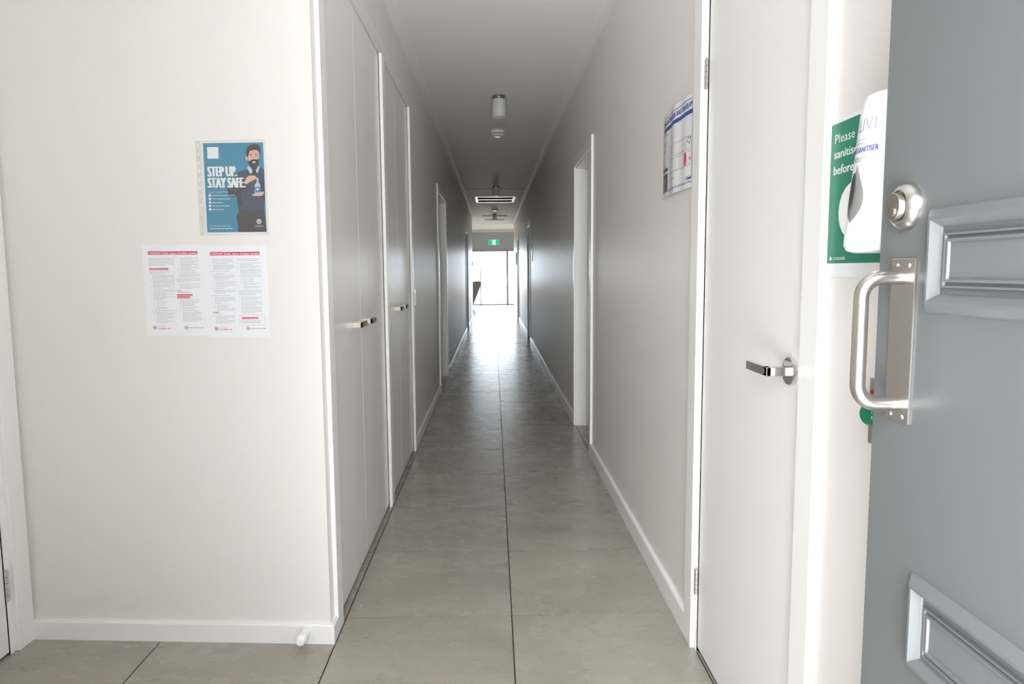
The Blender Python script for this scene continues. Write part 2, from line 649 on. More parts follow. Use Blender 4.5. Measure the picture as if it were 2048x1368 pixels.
AW = 0.075                                               # architrave width
skirting('baseboard_right', 'white skirting board along the right wall', XR, -1,
         [(Y_ENTRY1, D1[0] - 0.081), (D1[1] + 0.101, R1[0] - AW), (R1[1] + AW, R2_[0] - AW), (R2_[1] + AW, R3[0] - AW), (R3[1] + AW, Y_ENDR)])
skirting('baseboard_left', 'white skirting board along the left corridor wall', XL, 1,
         [(CB3 + 0.045, L1[0] - AW), (L1[1] + AW, L2[0] - AW), (L2[1] + AW, Y_ENDL)])
bm = BM()                                                # front skirting with its return round the corner
h = 0.068
x0, x1 = -1.588, XL
yo = lambda x, d: y_front(x) - d
prism(bm, [(x0, yo(x0, 0)), (x0, yo(x0, ARCH)), (x1 + ARCH, yo(x1, ARCH)), (x1 + ARCH, 2.333), (x1, 2.333), (x1, yo(x1, 0))], 'z', -0.001, h - 0.006)
prism(bm, [(x0, yo(x0, 0)), (x0, yo(x0, ARCH - 0.005)), (x1 + ARCH - 0.005, yo(x1, ARCH - 0.005)), (x1 + ARCH - 0.005, 2.333), (x1, 2.333), (x1, yo(x1, 0))], 'z', h - 0.006, h)
tag(obj('baseboard_front', bm, TRIM), 'low white skirting under the notices, turning the corner', 'skirting', kind='structure')


# ------------------------------------------------------------------ doors
def architrave(parent, x, s, a, b_, head, far_w=AW, near_w=AW, t=ARCH):
    """three boards round an opening [a, b_] on the wall face x; room on side s"""
    def bd(n, y0, y1, z0, z1):
        q = BM()
        box(q, min(x, x + s * t), max(x, x + s * t), y0, y1, z0, z1, 0.002)
        obj(n, q, TRIM, parent)
    bd('architrave', a - near_w, a, 0.0, head)
    bd('architrave', b_, b_ + far_w, 0.0, head)
    bd('head_architrave', a - near_w, b_ + far_w, head, head + AW)


def jambs(parent, x, s, a, b_, head, depth, t=0.02):
    """lining of the opening going into the wall (away from the room)"""
    xx = sorted((x + s * 0.001, x - s * depth))
    q = BM()
    box(q, xx[0], xx[1], a, a + t, 0.0, head)
    obj('jamb', q, TRIM, parent)
    q = BM()
    box(q, xx[0], xx[1], b_ - t, b_, 0.0, head)
    obj('jamb', q, TRIM, parent)
    q = BM()
    box(q, xx[0], xx[1], a + t, b_ - t, head - t, head)
    obj('head_jamb', q, TRIM, parent)
    st = sorted((x - s * (depth - 0.055), x - s * (depth - 0.04)))
    q = BM()
    box(q, st[0], st[1], b_ - t - 0.012, b_ - t, 0.0, head - t)
    box(q, st[0], st[1], a + t, a + t + 0.012, 0.0, head - t)
    box(q, st[0], st[1], a + t, b_ - t, head - t - 0.012, head - t)
    obj('door_stop_bead', q, TRIM, parent)


def recessed_door(name, label, x, s, rng):
    t = thing(name, label, 'door', (x, (rng[0] + rng[1]) / 2, 0), kind='structure')
    a, b_ = rng
    t.location = (0, 0, 0)
    architrave(t, x, s, a + 0.006, b_ - 0.006, DH - 0.006)
    jambs(t, x, s, a, b_, DH, WT)
    q = BM()
    xx = sorted((x - s * (WT - 0.038), x - s * (WT - 0.002)))
    box(q, xx[0], xx[1], a + 0.022, b_ - 0.022, 0.003, DH - 0.022, 0.0015)
    leaf = obj('door_leaf', q, DOORW, t)
    return t


recessed_door('door_1', 'doorway with white frame, first on the right wall past the evacuation sign', XR, -1, R1)
recessed_door('door_2', 'doorway with white frame, first on the left wall past the cupboards', XL, 1, L1)
recessed_door('door_3', 'narrow-looking doorway, second opening on the right wall', XR, -1, R2_)
recessed_door('door_4', 'dark doorway, last on the left wall before the far room', XL, 1, L2)
recessed_door('door_5', 'dark doorway, last on the right wall before the far room', XR, -1, R3)


def hinge(parent, x, y, z0, z1, s, leaf_dir):
    b = BM()
    n = 5
    hgt = (z1 - z0) / n
    for k in range(n):
        lathe(b, [(0, 0), (0.0065, 0.0004), (0.0065, hgt - 0.0008), (0, hgt - 0.0004)], (x, y, z0 + k * hgt), (0, 0, 1), 14)
    lathe(b, [(0, 0), (0.0045, 0.001), (0.0045, 0.004), (0, 0.006)], (x, y, z1), (0, 0, 1), 12)
    box(b, x - 0.001, x + 0.0015, y, y + leaf_dir * 0.012, z0, z1)
    return obj('hinge', b, CHROME, parent, smooth=True)


# near white door on the right, closed, flush in its frame
d = thing('door_6', 'flush white door on the right wall with a chrome lever handle', 'door', kind='structure')
architrave(d, XR, -1, D1[0], D1[1] + 0.020, DH + 0.012, 0.080, 0.080, 0.016)
q = BM()
box(q, XR - 0.002, XR + WT, D1[1] + 0.0, D1[1] + 0.020, 0.0, DH + 0.012)
obj('jamb', q, TRIM, d)
q = BM()
box(q, XR + 0.045, XR + WT, D1[0] + 0.0, D1[0] + 0.03, 0.0, DH)
obj('jamb', q, TRIM, d)
q = BM()
box(q, XR + 0.002, XR + 0.038, D1[0] + 0.003, D1[1] - 0.003, 0.016, DH - 0.002, 0.0015)
leaf = obj('door_leaf', q, DOORW, d)
q = BM()
box(q, XR + 0.006, XR + 0.05, D1[0], D1[1], 0.0, 0.004)
obj('threshold_strip', q, STEEL, d)
hinge(d, XR - 0.005, D1[1] + 0.001, 1.790, 1.878, -1, 1)
hinge(d, XR - 0.005, D1[1] + 0.001, 0.195, 0.282, -1, 1)
# lever handle
q = BM()
lathe(q, [(0, 0), (0.031, 0.0), (0.031, 0.010), (0.0295, 0.0115), (0, 0.0115)], (XR + 0.002, 1.515, 1.024), (-1, 0, 0), 40)
rose = obj('handle_rose', q, CHROME, leaf, smooth=True)
q = BM()
box(q, XR - 0.060, XR - 0.009, 1.506, 1.528, 1.014, 1.034, 0.0015, 2)
box(q, XR - 0.060, XR - 0.049, 1.506, 1.632, 1.014, 1.034, 0.0015, 2)
obj('lever_handle', q, CHROME, leaf)
q = BM()
lathe(q, [(0, 0), (0.0068, 0.0), (0.0068, 0.0012), (0, 0.0012)], (XR - 0.060, 1.523, 1.024), (-1, 0, 0), 20)
obj('lock_button', q, STEEL, leaf, smooth=True)

# door in the hall's left wall
d = thing('door_7', 'white door at the left picture edge with a steel hinge low down', 'door', kind='structure')
q = BM()
box(q, XHL, XHL + 0.018, LD[1] + 0.022, LD[1] + 0.100, 0.0, DH, 0.002)
obj('architrave', q, TRIM, d)
q = BM()
box(q, XHL, XHL + 0.018, LD[0] - 0.09, LD[0] - 0.012, 0.0, DH, 0.002)
obj('architrave', q, TRIM, d)
q = BM()
box(q, XHL, XHL + 0.018, LD[0] - 0.09, LD[1] + 0.100, DH, DH + AW, 0.002)
obj('head_architrave', q, TRIM, d)
q = BM()
box(q, XHL - WT, XHL + 0.002, LD[1], LD[1] + 0.022, 0.0, DH)
box(q, XHL - WT, XHL + 0.002, LD[0] - 0.012, LD[0], 0.0, DH)
obj('jamb', q, TRIM, d)
q = BM()
box(q, XHL - 0.036, XHL, LD[0] + 0.003, LD[1] - 0.004, 0.010, DH - 0.003, 0.0015)
obj('door_leaf', q, DOORW, d)
hinge(d, XHL + 0.006, LD[1] + 0.001, 0.185, 0.287, 1, 1)
hinge(d, XHL + 0.006, LD[1] + 0.001, 1.79, 1.89, 1, 1)

# ------------------------------------------------------------------ front door, grey, standing open along the right wall
DX0, DX1 = 0.552, 0.592
DY0, DY1 = 0.062, 0.995
d = thing('door_8', 'grey panelled front door standing open at the right, with steel pull handle', 'door', kind='structure')
q = BM()
box(q, DX0, DX1, DY0, DY1, 0.006, 2.045, 0.0015)
leaf = obj('door_leaf', q, GREY, d)


def frame_ring(b, y0, y1, z0, z1, prof):
    """moulding round a rectangle on the door face; prof: (inset, height off the face)"""
    rings = []
    for ins, hgt in prof:
        x = DX0 - hgt
        rings.append([b.verts.new((x, yy, zz)) for yy, zz in ((y0 + ins, z0 + ins), (y1 - ins, z0 + ins), (y1 - ins, z1 - ins), (y0 + ins, z1 - ins))])
    for A, C in zip(rings, rings[1:]):
        for i in range(4):
            b.faces.new((A[i], A[(i + 1) % 4], C[(i + 1) % 4], C[i]))
    return rings


for z0 in (0.240, 0.716, 1.191, 1.667):
    q = BM()
    frame_ring(q, 0.165, 0.880, z0, z0 + 0.132, [(0, -0.001), (0.003, 0.004), (0.012, 0.0115), (0.016, 0.0115), (0.024, 0.002), (0.026, -0.001)])
    pm = obj('panel_moulding', q, GREY, leaf)
    q = BM()
    rr = frame_ring(q, 0.197, 0.848, z0 + 0.032, z0 + 0.100, [(0, -0.001), (0.001, 0.004), (0.0035, 0.004), (0.0045, 0.001), (0.007, 0.001), (0.008, 0.005), (0.011, 0.005), (0.012, 0.002)])
    q.faces.new(rr[-1])
    obj('panel_field', q, GREY, leaf)
# deadlock
q = BM()
lathe(q, [(0, 0), (0.031, 0), (0.031, 0.004), (0.029, 0.010), (0.0225, 0.0155), (0.021, 0.0155), (0.0205, 0.0125), (0, 0.0125)], (DX0, 0.930, 1.329), (-1, 0, 0), 40)
lock = obj('deadlock_rose', q, STEEL, leaf, smooth=True)
q = BM()
lathe(q, [(0, 0.012), (0.0185, 0.012), (0.0185, 0.0215), (0.0175, 0.023), (0, 0.023)], (DX0, 0.930, 1.329), (-1, 0, 0), 36)
lathe(q, [(0, 0.022), (0.0085, 0.022), (0.0085, 0.0245), (0, 0.0245)], (DX0, 0.930, 1.323), (-1, 0, 0), 24)
obj('lock_cylinder', q, NICKEL, leaf, smooth=True)
q = BM()
box(q, DX0 - 0.0252, DX0 - 0.023, 0.9292, 0.9308, 1.317, 1.329)
obj('key_slot', q, BPLAS, leaf)
# pull handle on plate
q = BM()
box(q, DX0 - 0.0028, DX0, 0.904, 0.959, 1.040, 1.261, 0.0006)
plate = obj('handle_plate', q, STEEL, leaf)
HX, HY, HR = DX0 - 0.058, 0.931, 0.0098
pts = [(DX0 - 0.001, HY, 1.236)]
rad = 0.028
for k in range(9):
    a = k / 8 * PI / 2
    pts.append((HX + rad - rad * math.sin(a), HY, 1.236 - rad + rad * math.cos(a)))
for k in range(9):
    a = k / 8 * PI / 2
    pts.append((HX + rad - rad * math.cos(a), HY, 1.064 + rad - rad * math.sin(a)))
pts.append((DX0 - 0.001, HY, 1.064))
q = BM()
tube(q, pts, HR, 24)
obj('pull_handle', q, STEEL, leaf, smooth=True)
for yy, zz in ((0.917, 1.252), (0.944, 1.252), (0.917, 1.048), (0.944, 1.048)):
    q = BM()
    lathe(q, [(0, 0), (0.0034, 0), (0.0026, 0.0014), (0, 0.002)], (DX0 - 0.0028, yy, zz), (-1, 0, 0), 14)
    obj('screw', q, CHROME, leaf, smooth=True)
# frame of the entrance
q = BM()
box(q, -0.385, -0.35, Y_ENTRY0 - 0.01, Y_ENTRY1 + 0.006, 0, 2.06)
box(q, 0.597, 0.63, Y_ENTRY0 - 0.01, Y_ENTRY1 + 0.006, 0, 2.06)
box(q, -0.385, 0.63, Y_ENTRY0 - 0.01, Y_ENTRY1 + 0.006, 2.06, 2.10)
obj('door_frame', q, TRIM, d)

# ------------------------------------------------------------------ glazing at the far end
win = thing('window_1', 'full-width glass sliding doors, blown out by daylight, at corridor end', 'window', kind='structure')
GF = mat('window_frame_grey', (0.42, 0.44, 0.46, 1), 0.4)
q = BM()
box(q, -3.0, 3.0, Y_GLASS - 0.045, Y_GLASS + 0.10, 1.955, 2.045, 0.003)
obj('head_frame', q, GF, win)
q = BM()
box(q, -3.0, 3.0, Y_GLASS - 0.03, Y_GLASS + 0.10, -0.005, 0.035, 0.003)
obj('sill_frame', q, GF, win)
MUL = [(-3.0, -2.94), (-1.47, -1.43), (-0.475, -0.440), (0.487, 0.560), (1.50, 1.54), (2.94, 3.0)]
for a, b_ in MUL:
    q = BM()
    box(q, a, b_, Y_GLASS - 0.03, Y_GLASS + 0.08, 0.035, 1.955, 0.003)
    obj('mullion', q, GF, win)
for (a0, a1), (b0, b1) in zip(MUL, MUL[1:]):
    q = BM()
    box(q, a1, b0, Y_GLASS + 0.02, Y_GLASS + 0.026, 0.035, 1.955)
    obj('glass_pane', q, GLASS, win)
q = BM()
box(q, 0.512, 0.535, Y_GLASS - 0.065, Y_GLASS - 0.03, 0.86, 1.06, 0.004)
obj('door_pull', q, STEEL, win)

# exit sign
t = thing('exit_sign', 'green illuminated running-man exit sign above the far glass doors', 'exit sign')
q = BM()
box(q, -0.165, 0.245, Y_GLASS - 0.060, Y_GLASS - 0.02, 2.180, 2.395, 0.006)
obj('housing', q, WPLAS, t)
yf = Y_GLASS - 0.0605
q = BM()
box(q, -0.145, 0.225, yf - 0.002, yf + 0.001, 2.200, 2.375)
obj('green_face', q, EXITG, t)
q = BM()
box(q, -0.012, 0.092, yf - 0.003, yf - 0.001, 2.205, 2.370)
obj('white_doorway', q, EXITW, t)
q = BM()                                                # running figure
lathe(q, [(0, 0), (0.012, 0), (0.012, 0.001), (0, 0.001)], (0.030, yf - 0.0031, 2.345), (0, -1, 0), 14)


def limb(b, p0, p1, wd):
    dx, dz = p1[0] - p0[0], p1[1] - p0[1]
    l = math.hypot(dx, dz)
    nx, nz = -dz / l * wd, dx / l * wd
    prism(b, [(p0[0] + nx, p0[1] + nz), (p0[0] - nx, p0[1] - nz), (p1[0] - nx, p1[1] - nz), (p1[0] + nx, p1[1] + nz)], 'y', yf - 0.004, yf - 0.003)


for p0, p1, wd in (((0.036, 2.33), (0.044, 2.275), 0.011), ((0.036, 2.325), (0.008, 2.305), 0.005), ((0.04, 2.325), (0.068, 2.30), 0.005),
                   ((0.044, 2.28), (0.018, 2.25), 0.007), ((0.018, 2.25), (0.012, 2.215), 0.006), ((0.044, 2.28), (0.062, 2.245), 0.007), ((0.062, 2.245), (0.082, 2.235), 0.006)):
    limb(q, p0, p1, wd)
obj('running_figure', q, EXITG, t)


# ------------------------------------------------------------------ built-in cupboards on the left
def cupboard(label, y0, y1, split, handles, arch0, arch1):
    t = thing('linen_cupboard', label, 'cupboard', group='built-in cupboards on the left')
    xf = XL + ARCH                                       # face of the architraves
    q = BM()
    box(q, XL + 0.0, xf, arch0[0], arch0[1], 0.0, 2.335, 0.002)
    if arch0[1] > arch0[0]:
        tag(obj('trim_6', q, TRIM), 'white architrave on the wall corner beside the nearest cupboard', 'architrave', kind='structure')
    if arch1:
        q = BM()
        box(q, XL - 0.002, xf, arch1[0], arch1[1], 0.0, 2.335, 0.002)
        obj('architrave', q, TRIM, t)
    q = BM()
    box(q, XL - 0.024, XL + 0.006, max(arch0[0], y0), min(arch1[1], CB3), 2.337, 2.4195, 0.0015)
    obj('head_architrave', q, CUPB, t)
    q = BM()
    box(q, XL - 0.040, XL - 0.024, y0 + 0.002, y1 - 0.002, 0.018, 2.33)  # added panel, stops light leaking past the cupboard doors
    obj('light_seal_panel', q, CUPB, t)
    q = BM()
    box(q, XL - 0.03, XL - 0.012, y0, y1, -0.001, 0.016)
    obj('kick_strip', q, MATS['dark_nickel'], t)
    for k, (a, b_) in enumerate(((y0 + 0.002, split - 0.0018), (split + 0.0018, y1 - 0.002))):
        q = BM()
        box(q, XL - 0.022, XL - 0.004, a, b_, 0.018, 2.329, 0.001)
        dr = obj('cupboard_door', q, CUPB, t)
        ha, hb = handles[k]
        q = BM()
        zc, hh = 1.036, 0.0105
        x0, x1 = XL - 0.004, XL + 0.036
        box(q, x0, x1, ha, ha + 0.008, zc - hh, zc + hh, 0.0006)
        box(q, x0, x1, hb - 0.008, hb, zc - hh, zc + hh, 0.0006)
        box(q, x1 - 0.008, x1, ha, hb, zc - hh, zc + hh, 0.0006)
        obj('bow_handle', q, NICKEL, dr)
    return t


cupboard('two-door white built-in cupboard nearest the viewer, beside the notices', 2.413, 3.640, 2.995, ((2.815, 2.925), (3.040, 3.150)), (2.333, 2.413), (3.640, 3.722))
cupboard('two-door white built-in cupboard farther along, next to the light switch', 3.722, 4.800, 4.200, ((4.030, 4.140), (4.265, 4.375)), (3.7235, 3.7235), (4.800, 4.872))

# light switch
t = thing('light_switch', 'small chrome-edged light switch on the left wall past the cupboards', 'light switch')
q = BM()
box(q, XL, XL + 0.007, 4.965, 5.038, 1.010, 1.125, 0.003, 2)
obj('switch_plate', q, CHROME, t)
q = BM()
box(q, XL + 0.006, XL + 0.012, 4.990, 5.013, 1.045, 1.088, 0.002, 2)
obj('rocker', q, WPLAS, t)

# door stop on the skirting
yb = y_front(-0.642) - ARCH
t = thing('door_stop', 'white cylindrical rubber-tipped door stop on the front skirting', 'door stop', (-0.642, yb, 0.046))
q = BM()
lathe(q, [(0, 0), (0.0165, 0), (0.0165, 0.042), (0.0158, 0.0425), (0.0158, 0.0445), (0.0165, 0.045), (0.0165, 0.049), (0.0158, 0.0495), (0.0158, 0.051), (0, 0.051)], (0, 0, 0), (0, -1, 0), 28)
obj('stop_body', q, WPLAS, t, smooth=True)
q = BM()
lathe(q, [(0, 0.050), (0.0172, 0.050), (0.0176, 0.058), (0.0165, 0.068), (0.011, 0.0745), (0, 0.0765)], (0, 0, 0), (0, -1, 0), 28)
obj('rubber_tip', q, mat('bright_rubber', (0.88, 0.88, 0.92, 1), 0.5), t, smooth=True)


# ------------------------------------------------------------------ ceiling fittings
def ceiling_light(label, x, y, r, drop):
    t = thing('ceiling_light', label, 'ceiling light', (x, y, CEILZ), 'glass cylinder lights along the corridor ceiling')
    q = BM()
    lathe(q, [(0, 0), (r * 0.80, 0), (r * 0.80, -0.028), (r * 0.74, -0.032), (0, -0.032)], (0, 0, 0), (0, 0, 1), 32)
    obj('mount', q, BRONZE, t, smooth=True)
    for k in range(3):
        a = k * 2 * PI / 3 + PI / 6
        q = BM()
        lathe(q, [(0, 0), (0.005, 0), (0.005, r * 0.2), (0, r * 0.22)], (r * 0.80 * math.cos(a), r * 0.80 * math.sin(a), -0.022), (math.cos(a), math.sin(a), 0), 10)
        obj('thumb_screw', q, CHROME, t, smooth=True)
    q = BM()
    lathe(q, [(r, -0.012), (r, -drop), (r * 0.965, -drop)], (0, 0, 0), (0, 0, 1), 40)
    obj('clear_glass_shade', q, LGLASS, t, smooth=True)
    q = BM()
    lathe(q, [(r * 0.82, -0.030), (r * 0.86, -0.032), (r * 0.88, -drop * 0.84), (r * 0.80, -drop * 0.87), (0, -drop * 0.87)], (0, 0, 0), (0, 0, 1), 36)
    obj('frosted_diffuser', q, FROST, t, smooth=True)
    q = BM()
    lathe(q, [(0, -0.03), (0.012, -0.03), (0.013, -0.06), (0.024, -0.085), (0.022, -0.115), (0, -0.128)], (0, 0, 0), (0, 0, 1), 20)
    obj('bulb', q, WPLAS, t, smooth=True)
    return t


ceiling_light('glass cylinder ceiling light nearest the viewer', 0.062, 6.09, 0.066, 0.200)
ceiling_light('glass cylinder ceiling light just before the air grille', 0.064, 12.38, 0.064, 0.200)
ceiling_light('farthest glass cylinder ceiling light, near the corridor end', 0.052, 18.40, 0.064, 0.165)


def detector(label, x, y, r, hgt, m):
    t = thing('smoke_detector', label, 'smoke detector', (x, y, CEILZ), 'smoke detectors on the corridor ceiling')
    q = BM()
    lathe(q, [(0, 0), (r, 0), (r, -hgt * 0.42), (r * 0.97, -hgt * 0.46), (0, -hgt * 0.46)], (0, 0, 0), (0, 0, 1), 36)
    obj('base', q, m, t, smooth=True)
    q = BM()
    lathe(q, [(0, -hgt * 0.4), (r * 0.9, -hgt * 0.4), (r * 0.9, -hgt * 0.62), (0, -hgt * 0.62)], (0, 0, 0), (0, 0, 1), 36)
    obj('sensor_gap', q, GPLAS, t, smooth=True)
    q = BM()
    lathe(q, [(0, -hgt * 0.6), (r * 0.96, -hgt * 0.6), (r * 0.96, -hgt * 0.8), (r * 0.8, -hgt * 0.95), (0, -hgt)], (0, 0, 0), (0, 0, 1), 36)
    obj('cap', q, m, t, smooth=True)


detector('round white smoke detector close behind the nearest ceiling light', 0.062, 7.56, 0.070, 0.062, WPLAS)
detector('round smoke detector beyond the air grille', 0.058, 16.52, 0.072, 0.085, WPLAS)

# return-air grille
t = thing('air_grille', 'white framed ceiling air grille with two dark louvred bays', 'air vent')
gx0, gx1, gy0, gy1 = -0.350, 0.462, 14.00, 15.21
zt, zb = CEILZ, CEILZ - 0.016
fb = 0.055
ym = (gy0 + gy1) / 2
for n, (a, b_, c, e_) in (('frame_rail', (gx0, gx1, gy0, gy0 + 0.14)), ('frame_rail', (gx0, gx1, gy1 - 0.14, gy1)), ('frame_rail', (gx0 + fb, gx1 - fb, ym - 0.08, ym + 0.08)),
                          ('frame_stile', (gx0, gx0 + fb, gy0 + 0.14, gy1 - 0.14)), ('frame_stile', (gx1 - fb, gx1, gy0 + 0.14, gy1 - 0.14))):
    q = BM()
    box(q, a, b_, c, e_, zb, zt, 0.003)
    obj(n, q, TRIM, t)
for c, e_ in ((gy0 + 0.14, ym - 0.08), (ym + 0.08, gy1 - 0.14)):
    q = BM()
    box(q, gx0 + fb, gx1 - fb, c, e_, zt - 0.003, zt - 0.001)
    obj('dark_backing', q, DARK, t)
    for k in range(6):
        yy = c + (e_ - c) * (k + 0.5) / 6
        q = BM()
        prism(q, [(yy - 0.012, zt - 0.003), (yy - 0.009, zt - 0.003), (yy + 0.012, zb + 0.001), (yy + 0.009, zb + 0.001)], 'x', gx0 + fb, gx1 - fb)
        obj('louvre', q, DARK, t)
for lab, xa, xb, yy in (('dark slot air diffuser across the ceiling by the farthest light', -0.290, 0.395, 18.85), ('shorter dark ceiling slot nearest the far room', -0.240, 0.335, 20.30)):
    t = thing('slot_diffuser', lab, 'air vent', (0, 0, 0), 'dark slots in the ceiling at the corridor end')
    q = BM()
    box(q, xa, xb, yy, yy + 0.09, CEILZ - 0.012, CEILZ, 0.002)
    obj('slot_frame', q, BPLAS, t)
    q = BM()
    box(q, xa + 0.015, xb - 0.015, yy + 0.02, yy + 0.07, CEILZ - 0.0135, CEILZ - 0.010)
    obj('slot', q, DARK, t)


# ------------------------------------------------------------------ notices
FU = (1.0, -0.0707, 0)


def front_origin(x, z):
    return (x, y_front(x) - 0.0006, z)


def words(b, x, y, wd, n, hgt=0.0011, rng=random):
    """a line of print too small to read: word-length strokes"""
    e = x + wd
    while x < e - 0.002:
        l = min(rng.uniform(0.003, 0.010), e - x)
        rect(b, x, x + l, y, y + hgt, n)
        x += l + 0.0013


def checklist(label, x, z, lean, page):
    W, Hh = 0.205, 0.296
    t = sheet_thing('checklist_notice', label, 'notice', front_origin(x, z), FU, 'checklist pages on the front wall')
    t.matrix_world = t.matrix_world @ Matrix.Rotation(lean, 4, 'Z')
    q = BM()
    box(q, 0, W, 0, Hh, 0.0, 0.0009)
    obj('paper', q, PAPER, t)
    n = 0.00105
    U = lambda u: u * W
    V = lambda v: Hh * (1 - v)
    red, wht, txt, pnk, blk, blu = BM(), BM(), BM(), BM(), BM(), BM()
    rng = random.Random(page)
    rect(pnk, U(.10), U(.30), V(.068), V(.063), n)
    rect(red, U(.09), U(.885), V(.110), V(.074), n)
    text_bm(wht, 'CHECKLIST: Health, hygiene & facilities checklist', U(.10), V(.1035), 0.0062, n + 0.0003, bold=0.02, width=U(.775))

    def item(u, v, k, wd, chk=True):
        if chk:
            ring(txt, U(u) + 0.0016, V(v) + 0.0006, 0.0010, 0.0016, n, 4)
            u += .04
        for i in range(k):
            words(txt, U(u), V(v + .0155 * i), U(wd) * (1 if i < k - 1 else rng.uniform(.45, .9)), n, rng=rng)

    def band(u0, u1, v, s):
        rect(red, U(u0), U(u1), V(v + .022), V(v), n)
        text_bm(wht, s, U(u0 + .01), V(v + .0175), 0.0036, n + 0.0003, bold=0.02, width=U(u1 - u0 - .02))

    if page == 1:
        item(.10, .150, 6, .40, False)
        band(.095, .405, .255, 'Health & hygiene practices')
        item(.10, .298, 2, .35, False)
        for v, k in ((.337, 3), (.385, 5), (.460, 2), (.495, 3), (.540, 2), (.573, 2)):
            item(.10, v, k, .36)
        for v, k in ((.607, 1), (.627, 1), (.647, 1), (.667, 1), (.687, 2)):
            item(.14, v, k, .20)
        item(.10, .722, 2, .36)
        for v, k in ((.754, 2), (.787, 2), (.820, 1), (.838, 2)):
            item(.13, v, k, .30)
        for v, k in ((.150, 2), (.183, 2), (.217, 2), (.250, 2), (.283, 1), (.303, 1)):
            item(.56, v, k, .30)
        item(.53, .324, 3, .34)
        item(.53, .376, 3, .38, False)
        item(.53, .432, 2, .34)
        item(.53, .464, 2, .34)
        rect(blk, U(.53), U(.60), V(.505), V(.500), n)
        words(blu, U(.54), V(.520), U(.22), n, rng=rng)
        band(.525, .775, .540, 'Hand washing & hand')
        band(.525, .735, .565, 'sanitising stations')
        item(.52, .604, 4, .32)
        for v, k in ((.664, 1), (.684, 1), (.704, 1), (.724, 1), (.744, 3), (.794, 4)):
            item(.56, v, k, .31)
    else:
        item(.085, .152, 4, .34)
        item(.085, .215, 4, .34)
        item(.085, .285, 1, .36, False)
        for v, k in ((.308, 1), (.330, 3)):
            item(.085, v, k, .36)
        for v, k in ((.378, 1), (.400, 2), (.434, 2)):
            item(.125, v, k, .33)
        for v, k in ((.470, 1), (.490, 3)):
            item(.085, v, k, .35)
        item(.085, .545, 1, .36, False)
        item(.085, .568, 4, .34)
        item(.085, .632, 1, .16)
        for v, k in ((.652, 1), (.672, 1), (.692, 2)):
            item(.12, v, k, .31)
        rect(blk, U(.085), U(.19), V(.732), V(.726), n)
        item(.10, .746, 1, .27, False)
        item(.085, .770, 3, .31)
        item(.085, .818, 3, .31)
        item(.52, .152, 2, .37, False)
        for v, k in ((.195, 2), (.230, 2), (.265, 4), (.328, 3)):
            item(.52, v, k, .34)
        for v, k in ((.375, 1), (.395, 1), (.415, 2), (.450, 2)):
            item(.56, v, k, .28)
        item(.515, .492, 4, .38, False)
        for v, k in ((.565, 3), (.614, 4), (.676, 5)):
            item(.51, v, k, .34)
        for a, b_, c, e_ in ((.515, .925, .760, .757), (.515, .925, .872, .869), (.515, .519, .872, .757), (.921, .925, .872, .757)):
            rect(pnk, U(a), U(b_), V(c), V(e_), n)
        band(.55, .815, .784, 'For more information')
        words(blu, U(.55), V(.828), U(.31), n, rng=rng)
        words(blu, U(.55), V(.846), U(.31), n, rng=rng)
    # footer marks
    f = 0.0 if page == 1 else -0.0
    cx, cy = U(.135), V(.908)
    ring(blu if page == 1 else blk, cx, cy, 0.0045, 0.0060, n, 24)
    ellipse(red, cx, cy, 0.0026, 0.0026, n, 14)
    rect(pnk, U(.18), U(.31), V(.893), V(.889), n)
    text_bm(red, 'COVID-19', U(.18), V(.926), 0.0052, n, bold=0.03, width=U(.205))
    cx2 = U(.645)
    for k in range(7):
        a0 = k * 2 * PI / 7
        ellipse(red if k < 4 else blk, cx2 + 0.0055 * math.cos(a0 + .9), cy + 0.0055 * math.sin(a0 + .9), 0.0014, 0.0014, n, 8)
    ellipse(pnk, cx2, cy, 0.004, 0.004, n, 12)
    text_bm(blk, 'safe work australia', U(.69), V(.914), 0.0032, n, bold=0.03, width=U(.235))
    for nm, b_, m in (('red_print', red, INK_R), ('white_lettering', wht, INK_W), ('small_print', txt, INK_G), ('pale_print', pnk, INK_P), ('black_print', blk, INK_K), ('blue_print', blu, MATS['ink_navy'])):
        obj(nm, b_, m, t, fix=False)['kind'] = 'stuff'
    return t


checklist('left of two red-headed paper checklists on the front wall', -1.134, 1.044, 0.0, 1)
checklist('right of two red-headed checklists, with a boxed note at bottom right', -0.929, 1.040, 0.004, 2)

# teal poster in a punched sleeve
W, Hh = 0.205, 0.292
t = sheet_thing('safety_poster', 'teal poster of a bearded man holding a pump bottle, in plastic sleeve', 'poster', front_origin(-0.922, 1.371), FU)
q = BM()
box(q, 0, W, 0, Hh, 0.0, 0.0008)
obj('paper', q, PAPER, t)
MX, MY0, MY1 = 0.0055, 0.0065, 0.0055
PW, PH = W - 2 * MX, Hh - MY0 - MY1


def PP(x, y):
    tt = (y - 130) / 1135
    l, r = 110 + 27 * tt, 855 + 50 * tt
    u = (x - l) / (r - l)
    return (MX + max(0, min(1, u)) * PW, MY0 + (1 - max(0, min(1, tt))) * PH)


def layer(nm, m, n, polys, ell=()):
    b = BM()
    for p in polys:
        poly(b, [PP(*c) for c in p], n)
    for cx, cy, rx, ry in ell:
        pts_ = [PP(cx + rx * math.cos(2 * PI * i / 22), cy + ry * math.sin(2 * PI * i / 22)) for i in range(22)]
        poly(b, pts_, n)
    return obj(nm, b, m, t, fix=False)


